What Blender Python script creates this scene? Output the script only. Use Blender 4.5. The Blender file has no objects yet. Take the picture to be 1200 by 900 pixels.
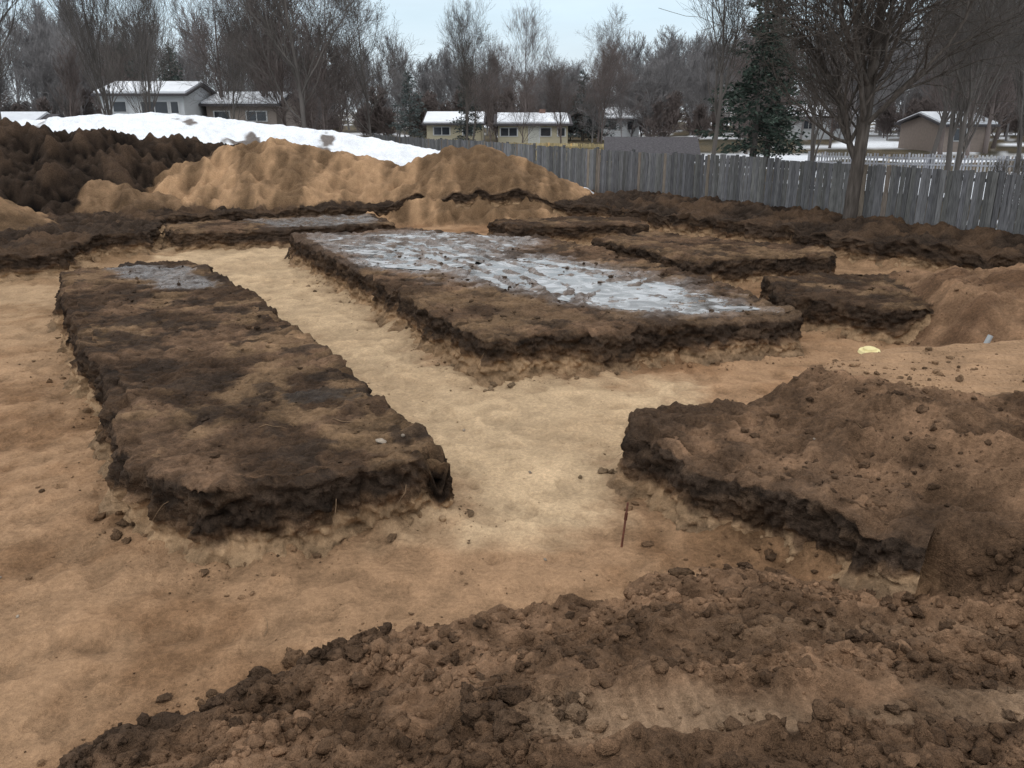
import bpy, math, random, time
import numpy as np
from mathutils import Vector
T0=time.time()
sc=bpy.context.scene
sc.view_settings.view_transform='Standard'
try: sc.view_settings.look='None'
except: pass
sc.view_settings.exposure=0
# ------------------------------------------------------------------ helpers
def lerp(a,b,t): return a+(b-a)*t
def sst(a,b,x):
    t=np.clip((x-a)/(b-a),0,1); return t*t*(3-2*t)
_r=np.random.RandomState(7)
TAB=[_r.rand(256,256).astype(np.float32)*2-1 for _ in range(4)]
def vn(x,y,k=0):
    xi=np.floor(x); yi=np.floor(y)
    fx=(x-xi).astype(np.float32); fy=(y-yi).astype(np.float32)
    xi=xi.astype(np.int32)&255; yi=yi.astype(np.int32)&255
    x1=(xi+1)&255; y1=(yi+1)&255
    fx=fx*fx*(3-2*fx); fy=fy*fy*(3-2*fy)
    T=TAB[k&3]
    a=T[xi,yi];b=T[x1,yi];c=T[xi,y1];d=T[x1,y1]
    return a+(b-a)*fx+(c-a)*fy+(a-b-c+d)*fx*fy
def fbm(x,y,s,o=3,k=0,g=.5):
    r=0;a=1;f=1.0/s;t=0
    ca,sa=.8,.6
    u,v=x*1.0+k*17.3,y*1.0-k*9.1
    for i in range(o):
        r=r+a*vn(u*f+i*31.7,v*f+i*11.3,k+i); t+=a
        u,v=ca*u-sa*v,sa*u+ca*v
        a*=g; f*=2.03
    return r/t*1.5
def sdp(X,Y,P):
    xs=[p[0] for p in P]; ys=[p[1] for p in P]
    B=(X>min(xs)-2.5)&(X<max(xs)+2.5)&(Y>min(ys)-2.5)&(Y<max(ys)+2.5)
    out=np.full(X.shape,-9.0,np.float32)
    x=X[B];y=Y[B]
    if x.size==0: return out
    n=len(P); d=np.full(x.shape,1e9,np.float32); ins=np.zeros(x.shape,bool)
    for i in range(n):
        ax,ay=P[i]; bx,by=P[(i+1)%n]
        ex,ey=bx-ax,by-ay
        t=np.clip(((x-ax)*ex+(y-ay)*ey)/(ex*ex+ey*ey),0,1)
        dx=x-ax-ex*t; dy=y-ay-ey*t
        d=np.minimum(d,dx*dx+dy*dy)
        if ay!=by:
            ins^=((ay>y)!=(by>y))&(x<(bx-ax)*(y-ay)/(by-ay)+ax)
    d=np.sqrt(d)
    out[B]=np.where(ins,d,-d)
    return out
def ridge(X,Y,pts,slope):
    z=np.full(X.shape,-99.,np.float32)
    for (ax,ay,az),(bx,by,bz) in zip(pts[:-1],pts[1:]):
        ex,ey=bx-ax,by-ay
        t=np.clip(((X-ax)*ex+(Y-ay)*ey)/(ex*ex+ey*ey),0,1)
        d=np.hypot(X-ax-ex*t,Y-ay-ey*t)
        z=np.maximum(z,az+(bz-az)*t-slope*(np.sqrt(d*d+.12)-.3))
    return z
OBJ={}
def newmesh(name,V,F,mat=None,col=None,smooth=False,link=True,parent=None):
    V=np.asarray(V,np.float32); F=np.asarray(F,np.int32)
    me=bpy.data.meshes.new(name)
    me.vertices.add(len(V)); me.vertices.foreach_set('co',V.ravel())
    k=F.shape[1]
    me.loops.add(F.size); me.loops.foreach_set('vertex_index',F.ravel())
    me.polygons.add(len(F))
    me.polygons.foreach_set('loop_start',np.arange(0,F.size,k,dtype=np.int32))
    try: me.polygons.foreach_set('loop_total',np.full(len(F),k,np.int32))
    except: pass
    me.polygons.foreach_set('use_smooth',np.full(len(F),smooth,bool))
    if col is not None:
        a=me.color_attributes.new('Col','FLOAT_COLOR','POINT')
        a.data.foreach_set('color',np.asarray(col,np.float32).ravel())
    me.update(calc_edges=True)
    if mat: me.materials.append(mat)
    ob=bpy.data.objects.new(name,me)
    if link: sc.collection.objects.link(ob)
    if parent: ob.parent=parent
    OBJ[name]=ob
    return ob
def empty(name,loc=(0,0,0),rz=0):
    e=bpy.data.objects.new(name,None); e.location=loc; e.rotation_euler=(0,0,rz)
    sc.collection.objects.link(e); return e
# ------------------------------------------------------------------ materials
def mat_base(name):
    m=bpy.data.materials.new(name); m.use_nodes=True
    n=m.node_tree.nodes; l=m.node_tree.links
    return m,n,l,n['Principled BSDF']
def N(n,t,**k):
    x=n.new(t)
    for a,b in k.items(): setattr(x,a,b)
    return x
def soil_mat():
    m,n,l,b=mat_base('soil')
    at=N(n,'ShaderNodeAttribute',attribute_name='Col')
    tc=N(n,'ShaderNodeTexCoord')
    def noise(s,d,r=.6):
        x=N(n,'ShaderNodeTexNoise'); x.inputs['Scale'].default_value=s; x.inputs['Detail'].default_value=d
        x.inputs['Roughness'].default_value=r; l.new(tc.outputs['Object'],x.inputs['Vector']); return x
    n1=noise(2.6,4,.68); n2=noise(24,3,.7); n3=noise(120,2,.6)
    def mr(src,a,c,d,e):
        x=N(n,'ShaderNodeMapRange'); l.new(src,x.inputs[0])
        for i,v in enumerate((a,c,d,e)): x.inputs[i+1].default_value=v
        return x.outputs[0]
    def mt(op,a,c):
        x=N(n,'ShaderNodeMath',operation=op)
        for i,q in enumerate((a,c)):
            if isinstance(q,(int,float)): x.inputs[i].default_value=q
            else: l.new(q,x.inputs[i])
        return x.outputs[0]
    mul=lambda a,c: mt('MULTIPLY',a,c)
    v=mul(mr(n1.outputs[0],.3,.7,.78,1.22),mr(n2.outputs[0],.3,.7,.64,1.36))
    v=mul(v,mr(n3.outputs[0],.3,.7,.72,1.28))
    sp=N(n,'ShaderNodeSeparateColor'); l.new(at.outputs['Color'],sp.inputs[0])
    k=mr(sp.outputs[0],.10,.34,1.0,.55)
    v=mt('ADD',mul(mt('SUBTRACT',v,1.0),k),1.0)
    vm=N(n,'ShaderNodeVectorMath',operation='SCALE'); l.new(at.outputs['Color'],vm.inputs[0]); l.new(v,vm.inputs['Scale'])
    l.new(vm.outputs[0],b.inputs['Base Color'])
    wn=mr(n1.outputs[0],.38,.55,.5,1.4)
    ww=mul(at.outputs['Alpha'],wn)
    l.new(mr(ww,0,1,.97,.16),b.inputs['Roughness'])
    l.new(mr(ww,0,1,.12,1.0),b.inputs['Specular IOR Level'])
    ad=N(n,'ShaderNodeMath',operation='MULTIPLY_ADD'); l.new(n3.outputs[0],ad.inputs[0]); ad.inputs[1].default_value=.4; l.new(n2.outputs[0],ad.inputs[2])
    bp=N(n,'ShaderNodeBump'); bp.inputs['Distance'].default_value=.055
    l.new(ad.outputs[0],bp.inputs['Height']); l.new(mul(k,mr(ww,0,1,1.0,.12)),bp.inputs['Strength'])
    l.new(bp.outputs[0],b.inputs['Normal'])
    return m
SOIL=soil_mat()
def simple(name,c,rough=.8,var=.25,scale=8,bump=.0,spec=.3,stretch=None,metal=0):
    m,n,l,b=mat_base(name)
    tc=N(n,'ShaderNodeTexCoord'); src=tc.outputs['Object']
    if stretch:
        mp=N(n,'ShaderNodeMapping'); mp.inputs['Scale'].default_value=stretch; l.new(src,mp.inputs[0]); src=mp.outputs[0]
    x=N(n,'ShaderNodeTexNoise'); x.inputs['Scale'].default_value=scale; x.inputs['Detail'].default_value=4; l.new(src,x.inputs['Vector'])
    r=N(n,'ShaderNodeMapRange'); l.new(x.outputs[0],r.inputs[0])
    for i,v in enumerate((.3,.7,1-var,1+var)): r.inputs[i+1].default_value=v
    vm=N(n,'ShaderNodeVectorMath',operation='SCALE'); vm.inputs[0].default_value=c; l.new(r.outputs[0],vm.inputs['Scale'])
    l.new(vm.outputs[0],b.inputs['Base Color'])
    b.inputs['Roughness'].default_value=rough; b.inputs['Specular IOR Level'].default_value=spec; b.inputs['Metallic'].default_value=metal
    if bump:
        bp=N(n,'ShaderNodeBump'); bp.inputs['Strength'].default_value=bump; bp.inputs['Distance'].default_value=.02
        l.new(x.outputs[0],bp.inputs['Height']); l.new(bp.outputs[0],b.inputs['Normal'])
    return m
def flat_mat(name,c,rough=.95):
    m,n,l,b=mat_base(name)
    oi=N(n,'ShaderNodeTexCoord'); x=N(n,'ShaderNodeTexNoise'); x.inputs['Scale'].default_value=.6; x.inputs['Detail'].default_value=1; l.new(oi.outputs['Object'],x.inputs[0])
    r=N(n,'ShaderNodeMapRange'); l.new(x.outputs[0],r.inputs[0])
    for i,v in enumerate((.3,.7,.75,1.25)): r.inputs[i+1].default_value=v
    vm=N(n,'ShaderNodeVectorMath',operation='SCALE'); vm.inputs[0].default_value=c; l.new(r.outputs[0],vm.inputs['Scale']); l.new(vm.outputs[0],b.inputs['Base Color'])
    b.inputs['Roughness'].default_value=rough; b.inputs['Specular IOR Level'].default_value=.05
    return m
def attr_mat(name,rough=.85,scale=12,var=.25,stretch=None):
    m=simple(name,(1,1,1),rough,var,scale,.4,.2,stretch)
    n=m.node_tree.nodes; l=m.node_tree.links
    at=N(n,'ShaderNodeAttribute',attribute_name='Col')
    vm=[x for x in n if x.type=='VECT_MATH'][0]; l.new(at.outputs['Color'],vm.inputs[0]); return m
# ------------------------------------------------------------------ terrain
PA=[(-9.27,16.9),(-7.2,13.0),(-5.65,10.6),(-4.25,8.4),(-3.55,7.1),(-2.7,6.45),(-1.65,6.8),(-.57,7.35),(-1.46,8.9),(-2.83,11.47),(-4.52,14.32),(-6.84,18.0)]
PB=[(-6.0,22.3),(-3.2,17.0),(-1.45,13.6),(-.35,11.5),(1.3,12.0),(4.75,13.2),(4.3,15.2),(3.0,18.3),(.9,21.8),(-2.9,23.4)]
PC=[(2.1,21.6),(3.8,23.0),(7.7,20.1),(7.5,19.2),(4.3,18.4)]
PD=[(-.8,26.2),(3.9,27.0),(4.1,24.8),(0,24.4)]
PE=[(-10.8,25.6),(-4.7,28.4),(-3.6,25.5),(-9.5,23.4)]
PF=[(5.1,16.4),(6.9,17.2),(9,16.4),(8,14),(6.6,13.6),(4.9,14.9)]
EXP=[(-13,18.5),(-12.1,19.3),(-10.9,20),(-11.4,21.9),(-10.3,22.7),(-10.3,24.2),(-11.3,27.1),(-4.8,29.7),(.6,30.3),(3,29.7),(4.5,27.8),(7.4,24),(8.7,21.8),(11.7,18.9),(16,17.2)]
EX=[(-13,-8)]+EXP+[(19,-8)]
PG=[(1.28,8.6),(1.3,8.1),(1.66,7.35),(2.3,6.75),(2.8,6.2),(3.15,5.85),(3.45,5.5),(3.6,3),(20,3),(20,11.7),(7.5,11.9),(4.83,11.3),(3.95,10.7),(3.53,9.9),(2.51,9.3),(1.76,9.0)]
PH=[(-2.9,3.2),(-2.65,4.04),(-2.26,4.48),(-1.82,4.74),(-1.43,5.06),(-.91,5.37),(-.27,5.59),(.7,5.9),(1.33,6.2),(2.0,6.2),(2.5,5.95),(3.1,5.72),(3.9,5.75),(8,6),(20,6),(20,-8),(-4,-8)]
PM=[(6.7,12.2),(6.9,17.1),(9,17.6),(16,15.8),(20,11),(7.5,11.3)]
PALE=[(-11,25),(-6.3,25),(-2,15),(-.5,11.5),(2.2,11.3),(1.5,9),(.9,7.4),(-.3,7.2),(-1.2,9),(-4.4,14.4),(-7,18.5)]
PUD1=[(-.9,16.0),(-.8,18.2),(.6,18.8),(2.2,17.4),(3.2,15.4),(4.2,13.6),(3.2,13.1),(1.5,13.7),(.2,14.9)]
PUD2=[(-5.6,22.1),(-1.8,22.9),(.6,21.4),(-.2,19.4),(-1.0,16.9),(-3.0,17.6),(-4.7,21.0)]
WET_A=[(-8.3,17.2),(-6.9,17.3),(-5.6,15.2),(-6.7,14.8)]
WET_E=[(-8.5,26.5),(-4.7,28.2),(-3.8,25.6),(-7,24.6)]
C=lambda *a: np.array(a,np.float32)
cDark=C(.034,.023,.016); cTop=C(.112,.068,.041); cSandW=C(.27,.162,.086)
cFloor=C(.335,.207,.118); cPale=C(.49,.355,.22); cBrown=C(.182,.109,.064); cRed=C(.20,.115,.066)
cTan=C(.345,.215,.12); cSnow=C(.84,.87,.91)
LBL=['ground','dirt_block','dirt_block.001','dirt_block.002','dirt_block.003','dirt_block.004','dirt_block.005','dirt_mound','dirt_mound.001','topsoil_pile','snow_pile','dirt_mound.002']
WATER_Z=.632
INS=.15
def warp(X,Y):
    return (.06*fbm(X,Y,.9,3,1)+.03*fbm(X,Y,.22,2,3), .06*fbm(X,Y,.9,3,2)+.03*fbm(X,Y,.22,2,0))
_fr=np.random.RandomState(21); FP=[]
for (x0,y0,x1,y1,nn) in [(-4.2,4.6,-5.2,9.5,14),(-3.6,5.0,.6,6.4,12),(.2,6.9,-3.4,13.5,20),(.6,7.2,-2.6,13.8,20),(.9,9.2,5,11.8,14),(-6.3,8,-8.5,13.5,14),(-5,5.6,-7,8.5,8)]:
    a=math.atan2(y1-y0,x1-x0)
    for i in range(nn):
        f=(i+.5)/nn; s_=(.11 if i%2 else -.11)+_fr.normal(0,.12)
        FP.append((x0+(x1-x0)*f-math.sin(a)*s_+_fr.normal(0,.16),y0+(y1-y0)*f+math.cos(a)*s_+_fr.normal(0,.16),a+_fr.normal(0,.35),_fr.uniform(.15,1)))
for i in range(90):
    FP.append((_fr.uniform(-8,3),_fr.uniform(4.5,14),_fr.uniform(0,6.28),_fr.uniform(.1,.8)))
def prints(X,Y,nx,ny):
    out=np.zeros(X.shape,np.float32)
    if X.size<50: return out
    m0=(Y>3.5)&(Y<15)&(X>-9.5)&(X<6); ii=np.nonzero(m0)[0]; x=X[ii]+.05*nx[ii];y=Y[ii]+.05*ny[ii]
    o=np.argsort(y,kind='stable'); ii=ii[o];x=x[o];y=y[o]
    for px,py,a,w_ in FP:
        lo=np.searchsorted(y,py-.3); hi=np.searchsorted(y,py+.3)
        xx=x[lo:hi]-px; sel=np.abs(xx)<.3
        if not sel.any(): continue
        j=np.nonzero(sel)[0]; xx=xx[j]; yy=y[lo:hi][j]-py
        u=xx*math.cos(a)+yy*math.sin(a); v=-xx*math.sin(a)+yy*math.cos(a)
        w=.055*(1+.18*np.sin(u*14+.4))
        d=(np.abs(u)/.14)**2.2+(np.abs(v)/w)**2.0
        g=-.024*np.exp(-d*.8)+.010*np.exp(-((np.sqrt(d+1e-6)-1.4)/.4)**2)
        out[ii[lo:hi][j]]+=g*w_
    return np.clip(out,-.035,.025)
def terrain(X,Y):
    X=np.asarray(X,np.float32);Y=np.asarray(Y,np.float32)
    near=sst(60,30,Y)
    dx,dy=warp(X,Y); WX=X+dx; WY=Y+dy
    n_l=fbm(X,Y,3.0,3,0); n_m=fbm(X,Y,.7,3,1); n_s=fbm(X,Y,.2,3,2); n_f=fbm(X,Y,.06,2,3)
    n_c=fbm(X,Y,.38,2,2)
    foot=sst(.15,.5,fbm(X,Y,.26,2,1))
    fp=prints(X,Y,n_s,n_c)
    Z=.03*n_l+.022*n_m+.013*n_s+.007*n_f-.024*foot+fp
    trd=np.zeros(X.shape,np.float32)
    for (ax,ay,bx,by) in ((-8.6,22,-.2,8.6),(-7.4,22.4,.9,9.0),(-5,5.2,3.2,11),(-6.6,4.2,-2.2,5.6),(-4.6,4.4,-6.9,9.5),(-5.9,4.6,-8.4,10)):
        L=math.hypot(bx-ax,by-ay); q=((X-ax)*(by-ay)-(Y-ay)*(bx-ax))/L+.25*n_l+.04*n_m
        s_=((X-ax)*(bx-ax)+(Y-ay)*(by-ay))/L; on=((s_>0)&(s_<L))*sst(-.5,.3,n_m+.2)
        g=np.exp(-(q/.17)**4)*on
        bar=np.sin(s_*2*np.pi/.17+np.abs(q)*10)*sst(-.4,.4,n_c)
        Z=Z-g*(.018+.010*bar)+.016*np.exp(-((np.abs(q)-.23)/.05)**2)*on
        trd=np.maximum(trd,g*(.6-.35*bar))
    pale=sst(-.9,.4,sdp(X,Y,PALE)+.7*n_m+.2*n_s)
    col=cFloor[None,:]*(1+.14*n_l[:,None])*(1+.16*n_s)[:,None]
    col=lerp(col,cPale[None,:]*(1+.13*n_m+.12*n_s)[:,None],pale[:,None])
    farl=sst(10,18,Y)*sst(-3,-7,X)
    col=lerp(col,C(.43,.30,.18)[None,:],(farl*(1-pale)*.7)[:,None])
    nd=fbm(X,Y,1.6,4,3)+.3*fbm(X,Y,.35,2,1)
    damp=sst(-.1,.6,nd)*(1-.7*pale)*.7
    col=lerp(col,col*C(.62,.55,.49)[None,:],damp[:,None])
    col=col*(1-.12*foot+np.clip(fp,-.03,.02)*6-.14*trd)[:,None]
    wet=np.zeros(X.shape,np.float32); lab=np.zeros(X.shape,np.int32)
    a=sst(-.35,.35,fbm(X,Y,.9,4,1)); tA=lerp((cTop*.60)[None,:],(cTop*1.25)[None,:],a[:,None])
    tan=sst(.08,.48,fbm(X,Y,.6,4,0)+.08)
    tA=lerp(tA,C(.205,.130,.072)[None,:],(tan*.65)[:,None])
    dk=sst(.15,.45,fbm(X,Y,.45,4,3)); tA=lerp(tA,(cDark*1.5)[None,:],(dk*.8)[:,None])
    tA=tA*(1+.38*n_s+.2*n_f)[:,None]
    def prof(sd,w):
        u=np.clip((sd+.75*w)/w,0,1)
        lo=np.clip(u/.6,0,1)**1.6; hi=np.clip((u-.5)/.5,0,1); hi=hi*hi*(3-2*hi)
        return .26*lo+.74*hi
    def talus(sd,w=.14,h=.12): return h*np.exp(-np.maximum(-sd,0)/w)*np.clip(.5+.5*n_m+.35*n_c+.3*n_s,0,2)
    clump=sst(.1,.6,fbm(X,Y,.11,2,1))
    def block(P,h,lb,topc,wetm=None):
        nonlocal Z,col,wet,lab
        sd=sdp(WX,WY,P)
        tt=prof(sd-INS,.12)
        top=h+.018*fbm(X,Y,1.4,2,2)+.014*n_m+.022*n_s+.014*n_f+.016*n_c+.018*clump
        if wetm is not None: top=wetm(top)
        Zn=lerp(Z+talus(sd)*(1-tt),np.maximum(top,Z),tt)
        st=np.exp(-np.maximum(-sd,0)/.22)*np.clip(.6+n_c+.4*n_s,0,1)*.75*(sd<=.3)
        col=lerp(col,(cSandW*.55)[None,:]*(1+.3*n_s)[:,None],st[:,None])
        col=lerp(col,cDark[None,:],(sst(.05,.2,tt))[:,None])
        col=lerp(col,topc,sst(.80,.97,tt)[:,None])
        lab=np.where((tt>.03),lb,lab); Z=Zn
        return sd,tt
    bA=block(PA,.68,1,tA)
    s=sdp(X,Y,WET_A)+.35*n_m+.2*n_s; m=sst(-.1,.35,s)*(bA[1]>.95); wet=np.maximum(wet,m*.75); col=lerp(col,C(.05,.036,.028)[None,:],(m*.8)[:,None])
    s=.36-np.hypot((X+2.35)/1.0,(Y-9.0)/.6)+.3*n_m+.35*n_s; m=sst(-.1,.15,s)*(bA[1]>.95); wet=np.maximum(wet,m*.12); col=lerp(col,C(.036,.028,.022)[None,:],(m*.8)[:,None])
    sP1=sdp(X,Y,PUD1)+.45*n_m+.25*n_s; sP2=sdp(X,Y,PUD2)+.4*n_m+.25*n_s
    rut=np.zeros(X.shape,np.float32)
    for cx,cy,R in ((6.5,24.5,8.6),(6.5,24.5,7.7),(-9.5,13.0,9.6),(-9.5,13.0,10.5),(7.5,10.5,7.6),(-2.0,30.5,9.4)):
        d=np.hypot(X-cx,Y-cy)-R+.14*n_m
        g=np.exp(-(d/.13)**2)*(.75+.25*np.sin(np.arctan2(Y-cy,X-cx)*R*14))
        rid=np.exp(-((np.abs(d)-.24)/.08)**2)
        rut=rut-g*.045+rid*.050
    inw=sst(-.8,.3,np.maximum(sP1,sP2))
    wetB=lambda top: top-.046*sst(-.25,.4,sP1)-.040*sst(-.2,.4,sP2)+rut*inw+.014*n_s*inw
    cB=tA*1.05
    cB=lerp(cB,C(.10,.072,.055)[None,:]*(1+.3*n_s)[:,None],(inw*.85)[:,None])
    g=sst(15.5,14,Y)*sst(-.1,.4,fbm(X,Y,1.0,2,2)); cB=lerp(cB,C(.19,.12,.068)[None,:],(g*.55)[:,None])
    bB=block(PB,.65,2,cB,wetm=wetB)
    wl=np.clip(1-(Z-WATER_Z)/.06,0,1)*inw*(bB[1]>.97)
    wet=np.maximum(wet,wl); wet=np.maximum(wet,.75*inw*(bB[1]>.97))
    block(PC,.62,3,tA)
    block(PD,.57,4,tA)
    bE=block(PE,.52,5,tA)
    m=sst(-.3,.5,sdp(X,Y,WET_E)+.4*n_m)*(bE[1]>.95); wet=np.maximum(wet,m*.8); col=lerp(col,C(.05,.038,.03)[None,:],(m*.8)[:,None])
    block(PF,.6,6,tA)
    # ---- right mound
    tM=lerp(cRed[None,:]*.75,C(.25,.15,.087)[None,:],sst(-.3,.5,fbm(X,Y,.8,3,1))[:,None])*(1+.25*n_s)[:,None]
    zz=.52+.55*np.exp(-((X-8.8)**2/5+(Y-14.3)**2/3.2))+.40*np.exp(-((X-12)**2/6+(Y-14)**2/3))+.08*n_m+.08*n_c+.05*n_s+.03*clump
    sd=sdp(WX,WY,PM); t=sst(-.3,1.0,sd); Zn=zz*t
    up=(Zn>Z)&(t>.02); col=np.where(up[:,None],tM,col); lab=np.where(up,11,lab); Z=np.where(up,Zn,Z)
    # ---- near right plateau
    sd=sdp(WX,WY,PG)
    soft=np.maximum(sst(8.7,9.1,Y),sst(5.9,5.5,Y))
    ts=prof(sd-INS,.12); u=np.clip((sd+.25)/.75,0,1); tt=lerp(ts,u*u*(3-2*u),soft)
    h=lerp(.50,.62,sst(6,8,Y))
    ax,ay,bx,by=3.75,9.9,4.6,6.3; L2=(bx-ax)**2+(by-ay)**2
    q=np.clip(((X-ax)*(bx-ax)+(Y-ay)*(by-ay))/L2,0,1); dd=np.hypot(X-ax-q*(bx-ax),Y-ay-q*(by-ay))+.3*n_m+.12*n_c
    crest=np.exp(-(dd/.55)**2)
    top=h+.20*crest+.07*np.clip(X-2.5,0,6)+.06*n_m+.05*n_c+.035*n_s+.016*n_f+.03*clump
    rr=(Y*1.3+.75*X+.5*n_l+.2*n_m)*3.0
    top=top+.12*(1-np.abs(np.sin(rr)))**1.5*sst(3.0,4.0,X)*sst(9.0,8.0,Y)-.03*sst(3.4,4.4,X)
    top=top+.035*sst(0,.5,fbm(X,Y,.16,2,1))
    plat=sst(9.0,9.7,Y+.35*(X-4)+.15*n_m)*sst(3.6,4.1,X)
    top=lerp(top,.64+.03*n_l+.012*n_s+.03*(X-4)*.5+.012*np.sin((Y+.12*X)*26+n_m*2),plat)
    Zn=lerp(Z+talus(sd)*(1-tt)*(1-soft),top,tt)
    gt=lerp((cBrown*.62)[None,:],(cBrown*1.15)[None,:],sst(-.4,.4,fbm(X,Y,.6,4,2))[:,None])*(1+.28*n_s+.12*n_f)[:,None]
    gt=lerp(gt,C(.34,.215,.125)[None,:]*(1+.14*n_m+.1*fbm(X,Y*4,.6,3,1))[:,None],(plat*.9)[:,None])
    gt=lerp(gt,(cDark*2)[None,:],(sst(1.1,.3,sd)*(1-soft)*.5*np.clip(.5+n_c,0,1))[:,None])
    st=np.exp(-np.maximum(-sd,0)/.24)*np.clip(.55+n_c,0,1)*.75*(sd<=.3)*(1-soft)
    col=lerp(col,(cSandW*.5)[None,:],st[:,None])
    col=lerp(col,gt,sst(.3,.8,tt+.3*sst(5.9,5.6,Y))[:,None]); Z=Zn
    lab=np.where(tt>.05,0,lab)
    # ---- foreground spoil
    sd=sdp(X+.25*n_m+.07*n_s,Y+.25*n_c+.07*n_s,PH)
    zz=.10*sst(0,.22,sd)+.30*np.clip(sd,0,9)+.07*n_m*sst(0,.6,sd)+.075*n_c*sst(0,.3,sd)+.055*n_s*sst(0,.2,sd)+.02*n_f
    zz=zz+.06*sst(.1,.7,fbm(X,Y,.13,2,0))*sst(0,.3,sd)
    zz=zz-.12*np.clip(zz-.75,0,9)
    d=(Y-(3.66+.05*(X-1.5)))+.05*n_c
    trk=sst(.2,.9,X+.5*n_m)*np.exp(-(np.abs(d)/.23)**4)
    lug=np.clip(np.sin(X*2*np.pi/.10+np.abs(d)*11+1.0*n_c)*1.6+.5,0,1)*sst(-.5,.1,n_c+.2)
    zflat=.68+.05*(X-1)*.6
    zz=lerp(zz,zflat+.014*lug+.02*n_m+.012*n_s+.007*n_f,trk*.92)
    zz=zz+.07*np.exp(-((np.abs(d)-.33)/.09)**2)*sst(.2,.8,X)*(.7+.6*n_s)
    d2=(Y-(4.75+.12*(X-1.5))); trk2=sst(1.0,1.8,X)*np.exp(-(np.abs(d2)/.2)**4)
    zz=zz-.05*trk2+.05*np.exp(-((np.abs(d2)-.3)/.1)**2)*sst(1,1.8,X)*(.7+.6*n_s)
    hc=lerp((cBrown*.68)[None,:],(cBrown*1.2)[None,:],sst(-.45,.4,fbm(X,Y,.5,4,0))[:,None])*(1+.24*n_s+.1*n_f)[:,None]
    hc=lerp(hc,(cDark*1.8)[None,:],(sst(.6,.1,sd)*sst(-.6,-1.6,X)*.75*np.clip(.7+n_m,0,1))[:,None])
    hc=lerp(hc,C(.28,.19,.12)[None,:]*(.9+.14*lug+.14*n_s)[:,None],(trk*.75*np.clip(.7+n_m+.5*n_c,0,1))[:,None])
    hc=lerp(hc,C(.22,.14,.085)[None,:],(trk2*.6)[:,None])
    up=(zz>Z)&(sd>0); k=sst(-.01,.05,(zz-Z))*(sd>0)
    col=lerp(col,hc,k[:,None]); Z=np.where(up,zz,Z); lab=np.where(up,0,lab)
    # ---- surrounding grade
    sd=-sdp(WX,WY,EX)
    grade=.6-.15*sst(1,6,sd)+(.05*n_l+.09*n_m+.10*n_c+.08*n_s+.05*clump)*near+.26*sst(0,3,sd)*sst(9,5,sd)*sst(2,5,X)*near
    tt=prof(sd-INS,.14)
    Zn=lerp(Z+talus(sd,.3,.22)*(1-tt),grade,tt)
    dk=cDark[None,:]*(1.4+.8*n_s+.5*n_m)[:,None]
    st=np.exp(-np.maximum(-sd,0)/.35)*np.clip(.55+n_c,0,1)*.8*(sd<=.3)
    col=lerp(col,(cSandW*.6)[None,:],st[:,None])
    k=sst(.05,.2,tt); col=lerp(col,dk,k[:,None]); lab=np.where(tt>.02,0,lab)
    brownish=sst(-.1,.5,fbm(X,Y,1.3,4,1)+.3*n_c)*tt
    col=lerp(col,C(.135,.083,.05)[None,:],(brownish*.7)[:,None])
    Z=Zn
    lawn=sst(44,52,Y)
    yb=sst(0,3,(Y-(20.8-1.62*(X-12.9)))-.5)
    lw=np.maximum(lawn,yb)
    sn=sst(.1,.3,fbm(X,Y,7,4,2)+.12*sst(45,60,Y)*sst(0,10,X)-.2*sst(80,100,Y))
    lc=lerp(lerp(C(.12,.095,.06)[None,:],C(.075,.065,.045)[None,:],sst(-.3,.3,n_l)[:,None]),cSnow[None,:]*.95,sn[:,None])
    col=lerp(col,lc,lw[:,None]); Z=lerp(Z,.5+.06*n_l,lw)
    # ---- piles
    rug=.10*n_m*near+.07*n_c+.05*n_s
    gul=fbm(X,Y*.18,.42,3,1)
    def pile(pts,slope,cc,lb,r=1.0,g=.06):
        nonlocal Z,col,lab,wet
        z=ridge(X+.5*n_l+.25*n_m,Y+.35*n_m,pts,slope)+rug*r+gul*g
        up=z>Z; k=sst(-.03,.1,z-Z)
        col=lerp(col,cc,k[:,None]); Z=np.where(up,z,Z); lab=np.where(up,lb,lab)
    snowc=cSnow[None,:]*np.ones((len(X),1),np.float32)
    dirt=sst(.42,.6,fbm(X,Y,1.7,4,1)); snowc=lerp(snowc,C(.12,.09,.07)[None,:],(dirt*.9)[:,None])
    pile([(-27,40,2.6),(-22,41,3.5),(-17,42,3.75),(-11,42,3.2),(-6,42,2.5),(-3,42,1.9),(2,40,.9)],.42,snowc,10,.5,.02)
    pile([(1.6,36.5,1.1),(2.6,35.5,.95)],.5,cSnow[None,:]*np.ones((len(X),1),np.float32),10,.3)
    dkc=cDark[None,:]*(1.0+.9*n_s+.5*n_m)[:,None]
    dkc=lerp(dkc,C(.12,.075,.047)[None,:],(sst(.3,.75,n_m+.4*n_c)*.4)[:,None])
    pile([(-26,33,3.2),(-20,32,3.3),(-17,32.5,3.2),(-14.5,34.5,2.7),(-11.5,36,2.4)],.55,dkc,9,2.6,.03)
    tn=lerp((cTan*.5)[None,:],(cTan*1.08)[None,:],sst(-.6,.6,fbm(X,Y*.25,.8,4,1)+.5*gul+.25*n_c)[:,None])*(1+.22*n_s)[:,None]
    pile([(-14.2,29.7,1.5),(-13.2,29.0,1.35),(-12.0,29.5,1.1)],.6,lerp(tn,dkc,.45),11,1.4,.03)
    pile([(-13.0,32.0,1.6),(-10.8,32.8,2.45),(-9.3,32.9,2.85),(-7.5,33.2,2.4),(-5.6,33.2,2.15),(-4.2,32.8,1.6)],.60,tn,7,1.15,.05)
    pile([(-3.6,33,2.1),(-2.4,33,2.5),(-.6,33,2.5),(.4,33,2.15)],.62,tn,8,1.15,.05)
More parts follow.
